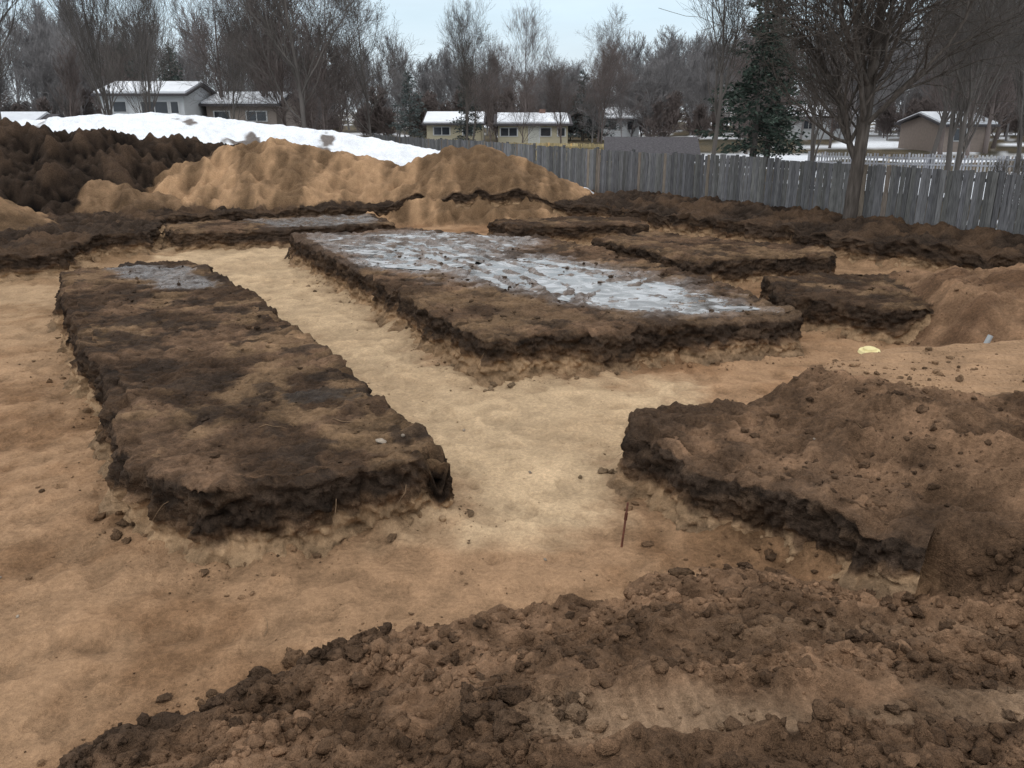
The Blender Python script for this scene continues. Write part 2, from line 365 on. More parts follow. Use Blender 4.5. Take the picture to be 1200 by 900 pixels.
    pile([(-24,24.5,3.2),(-19.5,24.5,2.5),(-16.6,24.6,1.9)],.55,tn*.8,11)
    return Z.astype(np.float64),np.clip(col,.004,1),np.clip(wet,0,1),lab
NC=1050
t=np.linspace(-1,1,NC); tx=.92*(t*.75+.25*t**3)
rows=np.concatenate([np.linspace(-6,1.8,30)[:-1],np.exp(np.linspace(math.log(1.8+1),math.log(62+1),1120))-1,np.exp(np.linspace(math.log(66),math.log(2500),50))])
YY,TT=np.meshgrid(rows,tx,indexing='ij')
XX=TT*(YY+7.0)*np.where(YY>62,1+ (YY-62)*.0005,1)
X=XX.ravel();Y=YY.ravel()
Z,col,wet,lab=terrain(X,Y)
print('terrain',time.time()-T0)
NR=len(rows)
Vt=np.stack([X,Y,Z],1).astype(np.float32)
idx=np.arange(NR*NC).reshape(NR,NC)
F=np.stack([idx[:-1,:-1],idx[:-1,1:],idx[1:,1:],idx[1:,:-1]],-1).reshape(-1,4)
fl=lab[F[:,0]]
rgba=np.concatenate([col,wet[:,None]],1)
mp=np.zeros(NR*NC,np.int32)
for i,nm in enumerate(LBL):
    Fi=F[fl==i]
    if len(Fi)==0: continue
    used=np.zeros(NR*NC,bool); used[Fi.ravel()]=True
    u=np.nonzero(used)[0]; mp[u]=np.arange(len(u))
    newmesh(nm,Vt[u],mp[Fi],SOIL,rgba[u],True)
def hz(x,y):
    return terrain(np.array([x],float),np.array([y],float))[0][0]
# ---- cut faces: a finely resolved crumbling earth face around every block
def smooth(a,w,closed):
    k=np.ones(w)/w; h=w//2
    pad=np.concatenate([a[-h:],a,a[:h]]) if closed else np.concatenate([np.repeat(a[:1],h,0),a,np.repeat(a[-1:],h,0)])
    return np.stack([np.convolve(pad[:,i],k,'valid') for i in range(a.shape[1])],1)[:len(a)]
def cutface(P,closed,PP,parent,seed,ds=.022,flip=False,dark=1.45,boost=1.0):
    pts=[];n=len(P); segs=n if closed else n-1
    for i in range(segs):
        a=np.array(P[i],float);b=np.array(P[(i+1)%n],float); L=np.hypot(*(b-a)); m=max(2,int(L/ds))
        for j in range(m): pts.append(a+(b-a)*j/m)
    p=np.array(pts); p=smooth(p,int(.16/ds)|1,closed)
    q=p.copy()
    for _ in range(3):
        dx,dy=warp(q[:,0],q[:,1]); q=p-np.stack([dx,dy],1)
    q=smooth(q,5,closed)
    qs=smooth(q,int(.22/ds)|1,closed)
    if closed: tg=np.roll(qs,-1,0)-np.roll(qs,1,0)
    else: tg=np.gradient(qs,axis=0)
    tg/=np.linalg.norm(tg,axis=1,keepdims=True)+1e-9
    nr=np.stack([tg[:,1],-tg[:,0]],1)
    test=q[len(q)//3]+nr[len(q)//3]*.3
    inside=sdp(np.array([test[0]]),np.array([test[1]]),PP)[0]>0
    if inside!=flip: nr=-nr
    s=np.concatenate([[0],np.cumsum(np.hypot(*np.diff(q,axis=0).T))])
    M=len(q)
    ins=q-nr*.40; out=q+nr*.38
    zt,ct,_,_=terrain(ins[:,0],ins[:,1]); zb,cb,_,_=terrain(out[:,0],out[:,1])
    zt=smooth(zt[:,None],9,closed)[:,0]; zb=smooth(zb[:,None],9,closed)[:,0]; zb=np.minimum(zb,zt-.02)
    offs=[-.34,-.27,-.20,-.14,-.09,-.05,-.012,.006]; zo=[-.035,-.012,.004,.008,.008,.006,.002,-.02]
    K=28; rows=[]
    for o_,z_ in zip(offs,zo): rows.append((o_,z_,None))
    for j in range(1,K+1): rows.append((None,None,1-j/K))
    sx=s+seed*37.7; o0=sx*0
    big=.035*fbm(sx,o0+3.1,1.1,2,seed)+.05*fbm(sx,o0+1.7,.25,3,seed+1)
    chunk=sst(.2,.45,fbm(sx,o0+9.2,.5,2,seed+2))
    low=sst(.15,.5,fbm(sx,o0+5.5,.8,2,seed+3))
    PV=[];PC_=[]
    for o_,z_,v in rows:
        if v is None:
            k=sst(-.34,-.05,o_)
            off=o_+k*(big)*boost; z=zt+z_
            ix=q[:,0]+nr[:,0]*off; iy=q[:,1]+nr[:,1]*off
            z=z+.026*fbm(ix,iy,.2,2,2)+.028*fbm(ix,iy,.07,2,1)*k-.06*chunk*k+.018*sst(.1,.6,fbm(ix,iy,.11,2,1))
            c=ct*(1+.3*fbm(ix,iy,.15,3,0))[:,None]
            if o_>-.06: c=lerp(c,(cDark*dark*1.6)[None,:],.3)
            zz=z
        else:
            H_=zt-.02-.06*chunk-(zb-.05); z=zb-.05+H_*v
            prof=.012*math.exp(-((v-.9)/.12)**2)+.035*(1-v)+.11*max(0,.22-v)/.22
            ra=.028*fbm(sx,z*1.4,.28,3,seed)+.055*fbm(sx,z,.10,3,seed+1)+.032*fbm(sx,z,.04,2,seed+2)-.035*sst(.25,.6,fbm(sx*1.0,z*.5,.16,2,seed+3))
            off=prof+big*boost+ra*(.4+.6*min(1,(1-v)/.12))+chunk*.16*(1-v)+.05*low*(1-v)
            ix=q[:,0]+nr[:,0]*off; iy=q[:,1]+nr[:,1]*off
            hf=v+.14*fbm(sx,z*1.2,.8,3,seed+3)+.09*fbm(sx,z,.12,3,seed)
            n1=fbm(sx,z*1.8,.2,3,seed+1); n2=fbm(sx*.5,z*4,.14,2,seed+2)
            cs=lerp(cSandW[None,:],cPale[None,:]*.8,.4)*(1+.3*n1+.2*n2)[:,None]
            mid=C(.135,.083,.049)[None,:]*(1+.4*n1+.35*n2)[:,None]
            cd=cDark[None,:]*dark*(1.15+.6*n1+.35*n2)[:,None]
            cd=lerp(cd,C(.125,.08,.05)[None,:],(sst(.1,.55,fbm(sx,z*2.5,.33,3,seed+2))*.6)[:,None])
            c=lerp(cs,mid,sst(.34,.46,hf)[:,None]); c=lerp(c,cd,sst(.48,.62,hf)[:,None])
            c=lerp(c,(cDark*2.6)[None,:],(chunk*sst(.5,0,np.array(v))*.5)[:,None])
            zz=z+.012*fbm(sx+5,z,.09,2,seed)
        PV.append(np.stack([ix,iy,zz],1)); PC_.append(np.concatenate([np.clip(c,.004,1),np.zeros((M,1))],1))
    R_=len(rows); V=np.concatenate(PV); Cc=np.concatenate(PC_)
    id_=np.arange(R_*M).reshape(R_,M)
    if closed: id_=np.concatenate([id_,id_[:,:1]],1)
    F=np.stack([id_[:-1,:-1],id_[1:,:-1],id_[1:,1:],id_[:-1,1:]],-1).reshape(-1,4)
    newmesh('cut_face',V,F,SOIL,Cc,True,True,OBJ[parent])
cutface(PA,True,PA,'dirt_block',1,.018)
cutface(PB,True,PB,'dirt_block.001',2,.022)
cutface(PC,True,PC,'dirt_block.002',3,.035)
cutface(PD,True,PD,'dirt_block.003',4,.05)
cutface(PE,True,PE,'dirt_block.004',5,.05)
cutface(PF,True,PF,'dirt_block.005',6,.03)
cutface([(1.95,9.05),(1.76,9.0)]+PG[:6]+[(3.3,5.68)],False,PG,'ground',7,.016,False,1.6)
cutface(EXP,False,EX,'ground',8,.05,True,1.5,2.0)
print('mesh',time.time()-T0)
# ------------------------------------------------------------------ puddles
def water_mat():
    m,n,l,b=mat_base('puddle_slush_sheen')
    tc=N(n,'ShaderNodeTexCoord'); x=N(n,'ShaderNodeTexNoise'); x.inputs['Scale'].default_value=2.6; x.inputs['Detail'].default_value=6; x.inputs['Distortion'].default_value=.8; l.new(tc.outputs['Object'],x.inputs[0])
    cr=N(n,'ShaderNodeValToRGB'); l.new(x.outputs[0],cr.inputs[0]); e=cr.color_ramp.elements
    e[0].position=.40; e[0].color=(.075,.058,.046,1); e[1].position=.62; e[1].color=(.42,.43,.44,1)  # pale grey is thin slush plus bright sky sheen painted into the colour
    q=e.new(.5); q.color=(.20,.19,.18,1); l.new(cr.outputs[0],b.inputs['Base Color'])
    r=N(n,'ShaderNodeMapRange'); l.new(x.outputs[0],r.inputs[0])
    for i,v in enumerate((.42,.6,.05,.32)): r.inputs[i+1].default_value=v
    l.new(r.outputs[0],b.inputs['Roughness']); b.inputs['IOR'].default_value=1.36
    b.inputs['Specular IOR Level'].default_value=.8
    bp=N(n,'ShaderNodeBump'); bp.inputs['Strength'].default_value=.12; bp.inputs['Distance'].default_value=.05; l.new(x.outputs[0],bp.inputs['Height']); l.new(bp.outputs[0],b.inputs['Normal'])
    return m
WATER=water_mat()
def puddle(P,grow):
    cx=sum(p[0] for p in P)/len(P); cy=sum(p[1] for p in P)/len(P)
    me=bpy.data.meshes.new('puddle')
    vs=[(cx+(x-cx)*grow,cy+(y-cy)*grow,WATER_Z) for x,y in P]
    me.from_pydata(vs,[],[list(range(len(vs)))]); me.update(); me.materials.append(WATER)
    o=bpy.data.objects.new('puddle',me); sc.collection.objects.link(o)
puddle(PUD1,1.0); puddle(PUD2,1.0)
# ------------------------------------------------------------------ clods
def ico(sub):
    import bmesh
    bm=bmesh.new(); bmesh.ops.create_icosphere(bm,subdivisions=sub,radius=1)
    V=np.array([v.co[:] for v in bm.verts]); F=np.array([[v.index for v in f.verts] for f in bm.faces]); bm.free(); return V,F
def clods(name,pts,sizes,sub,colfn,seed=1):
    r=np.random.RandomState(seed)
    V0,F0=ico(sub); n=len(pts); k=len(V0)
    z,c,w,_=terrain(pts[:,0],pts[:,1])
    var=[]
    for i in range(10):
        q=V0.copy()
        for j in range(6):
            d=r.normal(size=3); d/=np.linalg.norm(d); h=r.uniform(.35,.8)
            s=q@d; q=q-np.outer(np.maximum(s-h,0),d)*.85
        q*=1+(.16 if sub>2 else .13)*r.normal(size=(k,1)); var.append(q)
    var=np.array(var)[r.randint(0,10,n)]
    a=r.rand(n)*6.28; ca,sa=np.cos(a),np.sin(a)
    sc3=sizes[:,None]*r.uniform(.7,1.25,(n,3))*np.array([1,1,.75])
    q=var*sc3[:,None,:]
    x=q[:,:,0]*ca[:,None]-q[:,:,1]*sa[:,None]; y=q[:,:,0]*sa[:,None]+q[:,:,1]*ca[:,None]
    out=np.stack([x+pts[:,0:1],y+pts[:,1:2],q[:,:,2]+(z+sizes*.25)[:,None]],-1).reshape(-1,3)
    Fo=(F0[None]+ (np.arange(n)*k)[:,None,None]).reshape(-1,3)
    cc=colfn(c,r); cc=np.repeat(cc,k,0)
    newmesh(name,out,Fo,SOIL,np.concatenate([cc,np.zeros((len(cc),1))],1),sub>1)
r=np.random.RandomState(3)
def inpoly(P,n,box):
    p=np.stack([r.uniform(box[0],box[1],n),r.uniform(box[2],box[3],n)],1)
    return p[sdp(p[:,0],p[:,1],P)>0.02]
p1=inpoly(PH,22000,(-3,5.5,2.2,6.4))
nn=fbm(p1[:,0],p1[:,1],.5,2,1); p1=p1[(nn>0)|(r.rand(len(p1))<.25)]
offtrk=(np.abs(p1[:,1]-(3.66+.05*(p1[:,0]-1.5)))>.27)|(p1[:,0]<.5); p1=p1[offtrk|(r.rand(len(p1))<.10)]
s1=.006+.010*r.pareto(1.7,len(p1)); s1=np.clip(s1,.006,.06)
clods('dirt_clods',p1,s1,2,lambda c,r:c*r.uniform(.7,1.2,(len(c),1)),1)
pf=np.stack([r.uniform(-9,8,110000),r.uniform(4,20,110000)],1)
pf=pf[np.abs(pf[:,0])<pf[:,1]*.75]
pr=np.zeros(len(pf))
for P in (PA,PB,PG,PF,PH):
    s=sdp(pf[:,0],pf[:,1],P); pr=np.maximum(pr,np.where(s<-.06,np.exp(s/.22)*.95,np.where(s<.2,0,0.16 if P is not PG else .35)))
pr*=np.clip(.4+fbm(pf[:,0],pf[:,1],.6,2,2),.1,1)
pf=pf[r.rand(len(pf))<pr+.0015]
s=np.clip(.006+.009*r.pareto(2.2,len(pf)),.006,.06)
clods('dirt_crumbs',pf,s,1,lambda c,r:lerp(c*.85,C(.07,.045,.028)[None,:],r.uniform(0,.8,(len(c),1))),2)
big=[]
for (cx,cy,n,sp,sm) in [(-1.2,4.95,44,.24,.06),(-.1,3.75,18,.18,.065),(.25,3.75,5,.1,.06),(2.3,4.45,8,.15,.06),(1.42,6.25,4,.05,.08),(2.1,6.1,4,.08,.06),(1.9,5.8,8,.2,.045),(.1,4.2,14,.5,.04),(-1.7,4.45,26,.22,.055),(2.0,4.9,14,.5,.04),(-.6,4.7,20,.5,.04),(-.3,11.2,4,.25,.06),(-3.75,6.95,5,.12,.08),(1.05,8.35,10,.13,.07),(3.0,4.1,12,.6,.045),(.9,4.6,18,.5,.04),(2.8,5.4,14,.4,.05),(2.8,6.7,10,.35,.04),(3.5,7.0,20,.8,.04),(4.4,8.2,12,.6,.05),(2.3,3.6,10,.5,.035),(-2.3,3.95,10,.2,.045)]:
    for i in range(n): big.append((r.normal(cx,sp),r.normal(cy,sp*.6),sm*r.uniform(.4,1.3)))
big=np.array(big)
clods('dirt_clumps',big[:,:2],big[:,2],3,lambda c,r:lerp(c*.8,C(.095,.06,.038)[None,:],.5)*r.uniform(.75,1.2,(len(c),1)),5)
print('clods',time.time()-T0)
# ------------------------------------------------------------------ tubes / trees
def tubes(S,sides):
    S=np.asarray(S,np.float64); p0=S[:,0:3];p1=S[:,3:6];r0=S[:,6];r1=S[:,7]
    d=p1-p0; d/=np.linalg.norm(d,axis=1,keepdims=True)+1e-9
    ref=np.where(np.abs(d[:,2:3])>.9,np.array([[1.,0,0]]),np.array([[0,0,1.]]))
    a=np.cross(d,ref); a/=np.linalg.norm(a,axis=1,keepdims=True); b=np.cross(d,a)
    n=len(S); V=np.zeros((n,2*sides,3))
    for i in range(sides):
        c,s=math.cos(2*math.pi*i/sides),math.sin(2*math.pi*i/sides)
        o=a*c+b*s; V[:,i]=p0+o*r0[:,None]; V[:,sides+i]=p1+o*r1[:,None]
    f=np.array([[i,(i+1)%sides,sides+(i+1)%sides,sides+i] for i in range(sides)])
    F=(f[None]+(np.arange(n)*2*sides)[:,None,None]).reshape(-1,4)
    return V.reshape(-1,3),F
def unit(x,y,z):
    k=1/math.sqrt(x*x+y*y+z*z+1e-12); return x*k,y*k,z*k
def bare(seed,H=12,tr=.22,lv=4,fork=.22,up=.35,spread=.75,pc=.45,rmin=.006,ns=(9,6,5,3,3,2),wob=.05):
    R=random.Random(seed); S=[]
    def br(px,py,pz,dx,dy,dz,L,r,lev):
        n=ns[lev]
        st=L/n; taper=(.12 if lev==0 else .25)
        for i in range(n):
            wg=(wob,.12,.16,.2,.25,.25)[min(lev,5)]
            dx,dy,dz=unit(dx+R.gauss(0,wg),dy+R.gauss(0,wg),dz+R.gauss(0,wg)+(.1 if lev==0 else up*.16))
            ra=r*(1-(1-taper)*i/n); rb=r*(1-(1-taper)*(i+1)/n)
            qx,qy,qz=px+dx*st,py+dy*st,pz+dz*st
            S.append((px,py,pz,qx+dx*rb*.3,qy+dy*rb*.3,qz+dz*rb*.3,max(ra,rmin),max(rb,rmin)))
            px,py,pz=qx,qy,qz
            f=(i+1)/n
            if lev<lv and (lev>0 or f>fork):
                nc=(2 if R.random()<.75 else 3) if lev==0 else (2 if R.random()<pc else 1)
                for c in range(nc):
                    sp=spread*R.uniform(.6,1.25)
                    ux,uy,uz=unit(R.gauss(0,1),R.gauss(0,1),R.gauss(0,.6))
                    k=ux*dx+uy*dy+uz*dz; ux,uy,uz=unit(ux-k*dx,uy-k*dy,uz-k*dz)
                    nx,ny,nz=unit(dx+ux*sp,dy+uy*sp,dz+uz*sp+up*.3)
                    if lev==0: Lc=L*R.uniform(.33,.55)*(1.15-.6*f)
                    else: Lc=L*R.uniform(.45,.8)*(1.1-.45*f)
                    br(px,py,pz,nx,ny,nz,Lc,rb*R.uniform(.5,.75) if lev else rb*R.uniform(.35,.6),lev+1)
    br(0,0,-.2,R.gauss(0,.02),R.gauss(0,.02),1,H,tr,0)
    for i in range(5):
        a=i*1.256+.3; S.append((math.cos(a)*tr*1.1,math.sin(a)*tr*1.1,-.25,math.cos(a)*tr*.3,math.sin(a)*tr*.3,.5,tr*.4,tr*.5))
    return np.array(S)
def place(S,x,y,z,s=1,rz=0,lean=0):
    c,sn=math.cos(rz)*s,math.sin(rz)*s
    o=S.copy()
    for k in (0,3):
        o[:,k]=S[:,k]*c-S[:,k+1]*sn+x; o[:,k+1]=S[:,k]*sn+S[:,k+1]*c+y; o[:,k+2]=S[:,k+2]*s+z
        if lean: o[:,k]+=lean*S[:,k+2]*s
    o[:,6:]*=s; return o
def tubemesh(name,S,mat,thr=.03):
    m=S[:,6]>thr
    parts=[]
    if m.any(): parts.append(tubes(S[m],6))
    if (~m).any(): parts.append(tubes(S[~m],3))
    V=np.concatenate([p[0] for p in parts]); off=0; Fs=[]
    for p in parts: Fs.append(p[1]+off); off+=len(p[0])
    return newmesh(name,V,np.concatenate(Fs),mat,None,True)
BARK=flat_mat('bark_grey',(.12,.107,.098)); BARK2=simple('bark_furrowed',(.10,.085,.074),.95,.4,14,.6,.05,(1,1,.15))
BARKR=flat_mat('bark_reddish',(.165,.137,.128))
BARKF=flat_mat('bark_haze_tint',(.225,.215,.215))  # aerial haze painted into the far trees' bark as lighter grey
GZ=.45
T=[bare(11,12,.17,4,.18,.5,.8,.4),bare(23,13,.16,4,.12,.7,.6,.35),bare(37,11,.13,4,.2,.45,.85,.35),bare(41,12,.12,4,.1,.9,.5,.3)]
TB=bare(19,12.5,.215,4,.16,.45,1.0,.5,.007,(12,8,6,4,3,2),.025)
def tree(i,x,y,s=1,rz=0,mat=BARK,lean=0):
    tubemesh('bare_tree',place(T[i],x,y,GZ,s,rz,lean),mat)
tubemesh('bare_tree',place(TB,9.95,24.6,GZ,1,.4),BARK2)
tree(1,12.2,52,.95,1.0)
tree(2,21.5,44,1.0,2.0)
tree(3,25.0,42,.95,.5)
tree(3,17.0,32.5,.85,3.0)
tree(1,18.5,36,.8,4.0)
tree(2,21.8,36,.95,1.2)
tree(3,14.2,40,.8,2.2)
tree(0,-12.5,52,1.1,2.2)
tree(2,-9.0,56,.85,5.1)
tree(1,-4.0,75,.72,.9)
tree(2,-3.6,78,.8,2.8)
tree(3,-24,52,1.0,1.2)
tree(0,-33,52,1.2,1.9,BARK,-.03)
tree(1,-29.5,50,1.0,3.4)
tree(3,-21.2,50,.8,5.4)
tree(2,-17.6,54,.7,2.4)
tree(2,-23.5,72,1.2,.3,BARKR)
tree(3,-20.0,72,1.15,2.4,BARKR)
tree(2,-16.0,74,1.15,1.4,BARKR)
tree(1,1.5,92,.8,5.4,BARKR)
tree(3,33,62,1.2,.2,BARKR)
tree(0,9.5,95,.85,.2,BARKR)
tree(2,-1.6,68,.6,.2,BARKR)
tree(2,6.8,66,.6,1.2,BARKR)
tree(0,4.0,70,.5,3.2,BARKR)
tree(2,.6,62,.45,2.2,BARKR)
Sb=bare(77,3.0,.025,3,.05,.8,.5,rmin=.004)
SS=[place(Sb,x,y,GZ,s,a) for x,y,s,a in [(14.2,21.8,.9,.3),(14.8,22.6,1.0,2),(13.6,22.6,.8,4),(15.6,22.4,1.1,5),(13.0,21.9,.6,1)]]
tubemesh('bare_shrub',np.concatenate(SS),BARK)
TD=[bare(101,12,.2,3,.15,.6,.75,.6,.02),bare(102,12,.2,3,.15,.8,.6,.6,.02),bare(103,10,.2,3,.1,.4,.9,.6,.02)]
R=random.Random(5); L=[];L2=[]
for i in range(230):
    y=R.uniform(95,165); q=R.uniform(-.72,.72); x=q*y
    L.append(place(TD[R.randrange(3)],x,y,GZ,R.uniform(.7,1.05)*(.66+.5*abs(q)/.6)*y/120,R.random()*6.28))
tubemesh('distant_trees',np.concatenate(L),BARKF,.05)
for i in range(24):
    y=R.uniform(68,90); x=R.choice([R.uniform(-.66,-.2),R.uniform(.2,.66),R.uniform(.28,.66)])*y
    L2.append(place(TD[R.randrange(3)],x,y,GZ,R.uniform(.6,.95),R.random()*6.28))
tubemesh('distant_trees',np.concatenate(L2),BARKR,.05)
# low hedges and brush closing the view between the distant trunks
hb=[]
Th=bare(55,3.2,.05,3,.02,.5,.9,.6,.02)
for i in range(150):
    y=R.uniform(95,130); hb.append(place(Th,R.uniform(-.7,.7)*y,y,GZ,R.uniform(.8,1.5),R.random()*6.28))
tubemesh('distant_brush',np.concatenate(hb),BARKR,.05)
print('trees',time.time()-T0)
NEED=attr_mat('needles',.9,3,.35)
def conifer(x,y,H,Rr,seed,tint=1.0,haze=0.,irregular=.25,bot=.08):
    r=np.random.RandomState(seed); e=empty('pine_tree',(x,y,GZ))
    segs=[(0,0,-.2,0,0,H*.97,H*.022,.02)]
    P=[];D=[]
    nb=int(H*10)
    for i in range(nb):
        f=bot+(1-bot)*(i/nb)**.92; h=H*f
        L=Rr*(1-f)**.8*r.uniform(1-irregular*1.6,1+irregular)+.12
        a=r.uniform(0,6.283); droop=r.uniform(-.35,.1)+.3*f
        dx,dy=math.cos(a),math.sin(a)
        segs.append((0,0,h,dx*L,dy*L,h+droop*L,.035,.008))
        m=int(8+L*24)
        t=r.uniform(.15,1.02,m)
        w=.16*L*(1.1-t)+.08
        P.append(np.stack([dx*L*t+r.normal(0,1,m)*w,dy*L*t+r.normal(0,1,m)*w,h+droop*L*t+r.normal(0,.10,m)-.05],1))
        D.append(np.stack([dx+r.normal(0,.6,m),dy+r.normal(0,.6,m),r.normal(-.1,.45,m)],1))
    P=np.concatenate(P);D=np.concatenate(D);D/=np.linalg.norm(D,axis=1,keepdims=True)
    n=len(P); rnd=r.normal(size=(n,3)); B=np.cross(D,rnd); B/=np.linalg.norm(B,axis=1,keepdims=True)
    ln=r.uniform(.16,.38,n)[:,None]*(H/9)**.5; wd=r.uniform(.03,.09,n)[:,None]*(H/9)**.5
    V=np.stack([P-B*wd*.4,P+D*ln*.5-B*wd,P+D*ln,P+D*ln*.5+B*wd],1).reshape(-1,3)
    F=np.arange(4*n).reshape(n,4)
    g=C(.038,.055,.040)*tint
    cl=g[None,:]*r.uniform(.5,1.6,(n,1)); cl=lerp(cl,C(.22,.24,.26)[None,:],haze)  # distance haze mixed straight into the needle colour as pale grey
    cl=np.repeat(np.concatenate([cl,np.ones((n,1))],1),4,0)
    newmesh('needles',V,F,NEED,cl,False,True,e)
    o=tubes(segs,5); newmesh('trunk',o[0],o[1],BARK,None,True,True,e)
conifer(15.8,56,12,3.2,1,1.0,.05,.5)
conifer(17.3,58,11,2.6,2,1.0,.08,.5)
conifer(-4.2,80,6.6,1.9,3,1.0,.25,.3)
conifer(-10.6,90,7.2,2.4,4,1,.35,.4)
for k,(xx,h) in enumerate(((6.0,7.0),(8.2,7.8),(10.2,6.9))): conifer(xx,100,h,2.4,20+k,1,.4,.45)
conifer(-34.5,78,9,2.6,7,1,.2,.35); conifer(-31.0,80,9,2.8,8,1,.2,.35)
print('conifers',time.time()-T0)
# ------------------------------------------------------------------ buildings
SNOWM=simple('roof_snow',(.78,.81,.85),.7,.06,2,.3,.3)
GLASS=simple('window_glass',(.03,.035,.045),.08,.2,2,0,.6)
TRIM=simple('white_trim',(.58,.59,.60),.6,.08,3)
SHING=simple('shingles',(.085,.08,.085),.9,.3,14,.3,.1)
def box(name,x0,x1,y0,y1,z0,z1,mat,par):
    V=[(x,y,z) for z in (z0,z1) for x,y in ((x0,y0),(x1,y0),(x1,y1),(x0,y1))]
    F=[(0,3,2,1),(4,5,6,7),(0,1,5,4),(1,2,6,5),(2,3,7,6),(3,0,4,7)]
    return newmesh(name,V,F,mat,None,False,True,par)
def house(name,x,y,w,d,hw,hr,wallmat,rz=0,snow=.9,wins=(),doors=(),gable_x=True,chim=None,over=.45,roofm=None):
    e=empty(name,(x,y,GZ),rz); roofm=roofm or SHING
    V=[(-w/2,0,0),(w/2,0,0),(w/2,d,0),(-w/2,d,0),(-w/2,0,hw),(w/2,0,hw),(w/2,d,hw),(-w/2,d,hw),(-w/2,d/2,hr-.05),(w/2,d/2,hr-.05)]
    Q=[(0,1,5,4),(2,3,7,6)]; T3=[(1,2,6,9,5),(3,0,4,8,7)]
    me=bpy.data.meshes.new('walls'); me.from_pydata(V,[],Q+T3); me.materials.append(wallmat); o=bpy.data.objects.new('walls',me); sc.collection.objects.link(o); o.parent=e
    def slab(nm,th,z,ins,mat):
        run=d/2; sl=(hr-hw)/run
        prof=[(-over+ins,hw-(over-ins)*sl),(d/2,hr),(d+over-ins,hw-(over-ins)*sl)]; a,b=-w/2-over+ins,w/2+over-ins
        V=[];
        for s in (a,b):
            for q,zz in prof: V.append((s,q,zz+z))
            for q,zz in prof: V.append((s,q,zz+z+th))
        F=[(0,1,7,6),(1,2,8,7),(3,4,10,9),(4,5,11,10),(0,3,9,6),(2,5,11,8),(0,1,4,3),(1,2,5,4),(6,7,10,9),(7,8,11,10)]
        newmesh(nm,V,F,mat,None,False,True,e)
    slab('roof',.16,0,0,roofm)
    if snow: slab('roof_snow',.14,.165,.12+(1-snow)*1.0,SNOWM)
    for wx,wz,ww,wh in wins:
        box('window_frame',wx-ww/2-.07,wx+ww/2+.07,-.06,-.003,wz-.07,wz+wh+.07,TRIM,e)
        k=max(1,int(round(ww/.8)))
        for i in range(k):
            a=wx-ww/2+ww*i/k+.04; b=wx-ww/2+ww*(i+1)/k-.04
            box('window_pane',a,b,-.075,-.062,wz,wz+wh,GLASS,e)
    for dx,c in doors:
        box('door_frame',dx-.55,dx+.55,-.06,-.003,0,2.15,TRIM,e)
        box('door',dx-.45,dx+.45,-.09,-.062,.02,2.05,simple('door_paint',c,.5,.05),e)
    if chim: box('chimney',chim[0]-.3,chim[0]+.3,chim[1]-.3,chim[1]+.3,hw,hr+.6,simple('chimney_brick',(.22,.13,.10),.9,.2,20),e)
    return e
WHITE=simple('white_siding',(.62,.64,.66),.7,.05,3,.2,.2,(.3,.3,8)); CREAM=simple('cream_siding',(.48,.43,.31),.7,.08,3,.2,.2,(.3,.3,8))
BEIGE=simple('beige_brick',(.30,.255,.225),.9,.12,14,.2); GREYW=simple('grey_siding',(.2,.215,.24),.8,.1,4,.2,.2,(.3,.3,8))
house('white_house',-28.0,66,6.2,8,4.5,5.3,WHITE,.04,.95,[(.9,3.2,2.0,.8),(-1.7,3.3,1.0,.7),(2.4,3.2,.6,.8)],[(-2.7,(.3,.3,.32))])
house('beige_house',-21.8,70,5.6,8,3.8,4.6,BEIGE,.0,.95,[(-1.6,2.6,1.2,.7),(1.2,2.6,1.6,.7)],[])
house('cream_house',2.0,82,6.6,8,2.1,2.9,CREAM,.0,.8,[(-2.3,1.1,1.6,.7),(1.2,1.1,1.0,.7),(2.7,1.1,.7,.7)],[(.1,(.5,.5,.45))],chim=(1,4))
house('cream_house',-5.8,86,5.4,8,2.1,3.0,CREAM,.0,.95,[(-1.2,1.1,1.6,.7),(1.4,1.1,1.0,.7)],[])
house('small_house',13.2,105,4.5,7,2.4,3.5,WHITE,.0,.9,[(-1,1.2,1.0,.9),(1.2,1.2,.8,.9)],[])
house('garden_shed',6.3,38.5,3.4,3.2,1.4,2.05,GREYW,-.1,0,[(0,.7,.8,.6)],[])
house('white_house',38,105,8,8,2.6,3.7,WHITE,.0,.95,[(-2,1.3,1.6,1.0),(1.5,1.3,1.6,1.0)],[])
house('ranch_house',38,72,4.0,8,2.2,3.0,simple('tan_siding',(.26,.21,.18),.8,.1,4),.0,.95,[(-.6,1.0,1,.9)],[])
house('brown_garage',-33.5,55,6,6,2.2,3.0,simple('brown_siding',(.12,.085,.075),.9,.2,6),.1,.3,[(0,1,1,.7)],[])
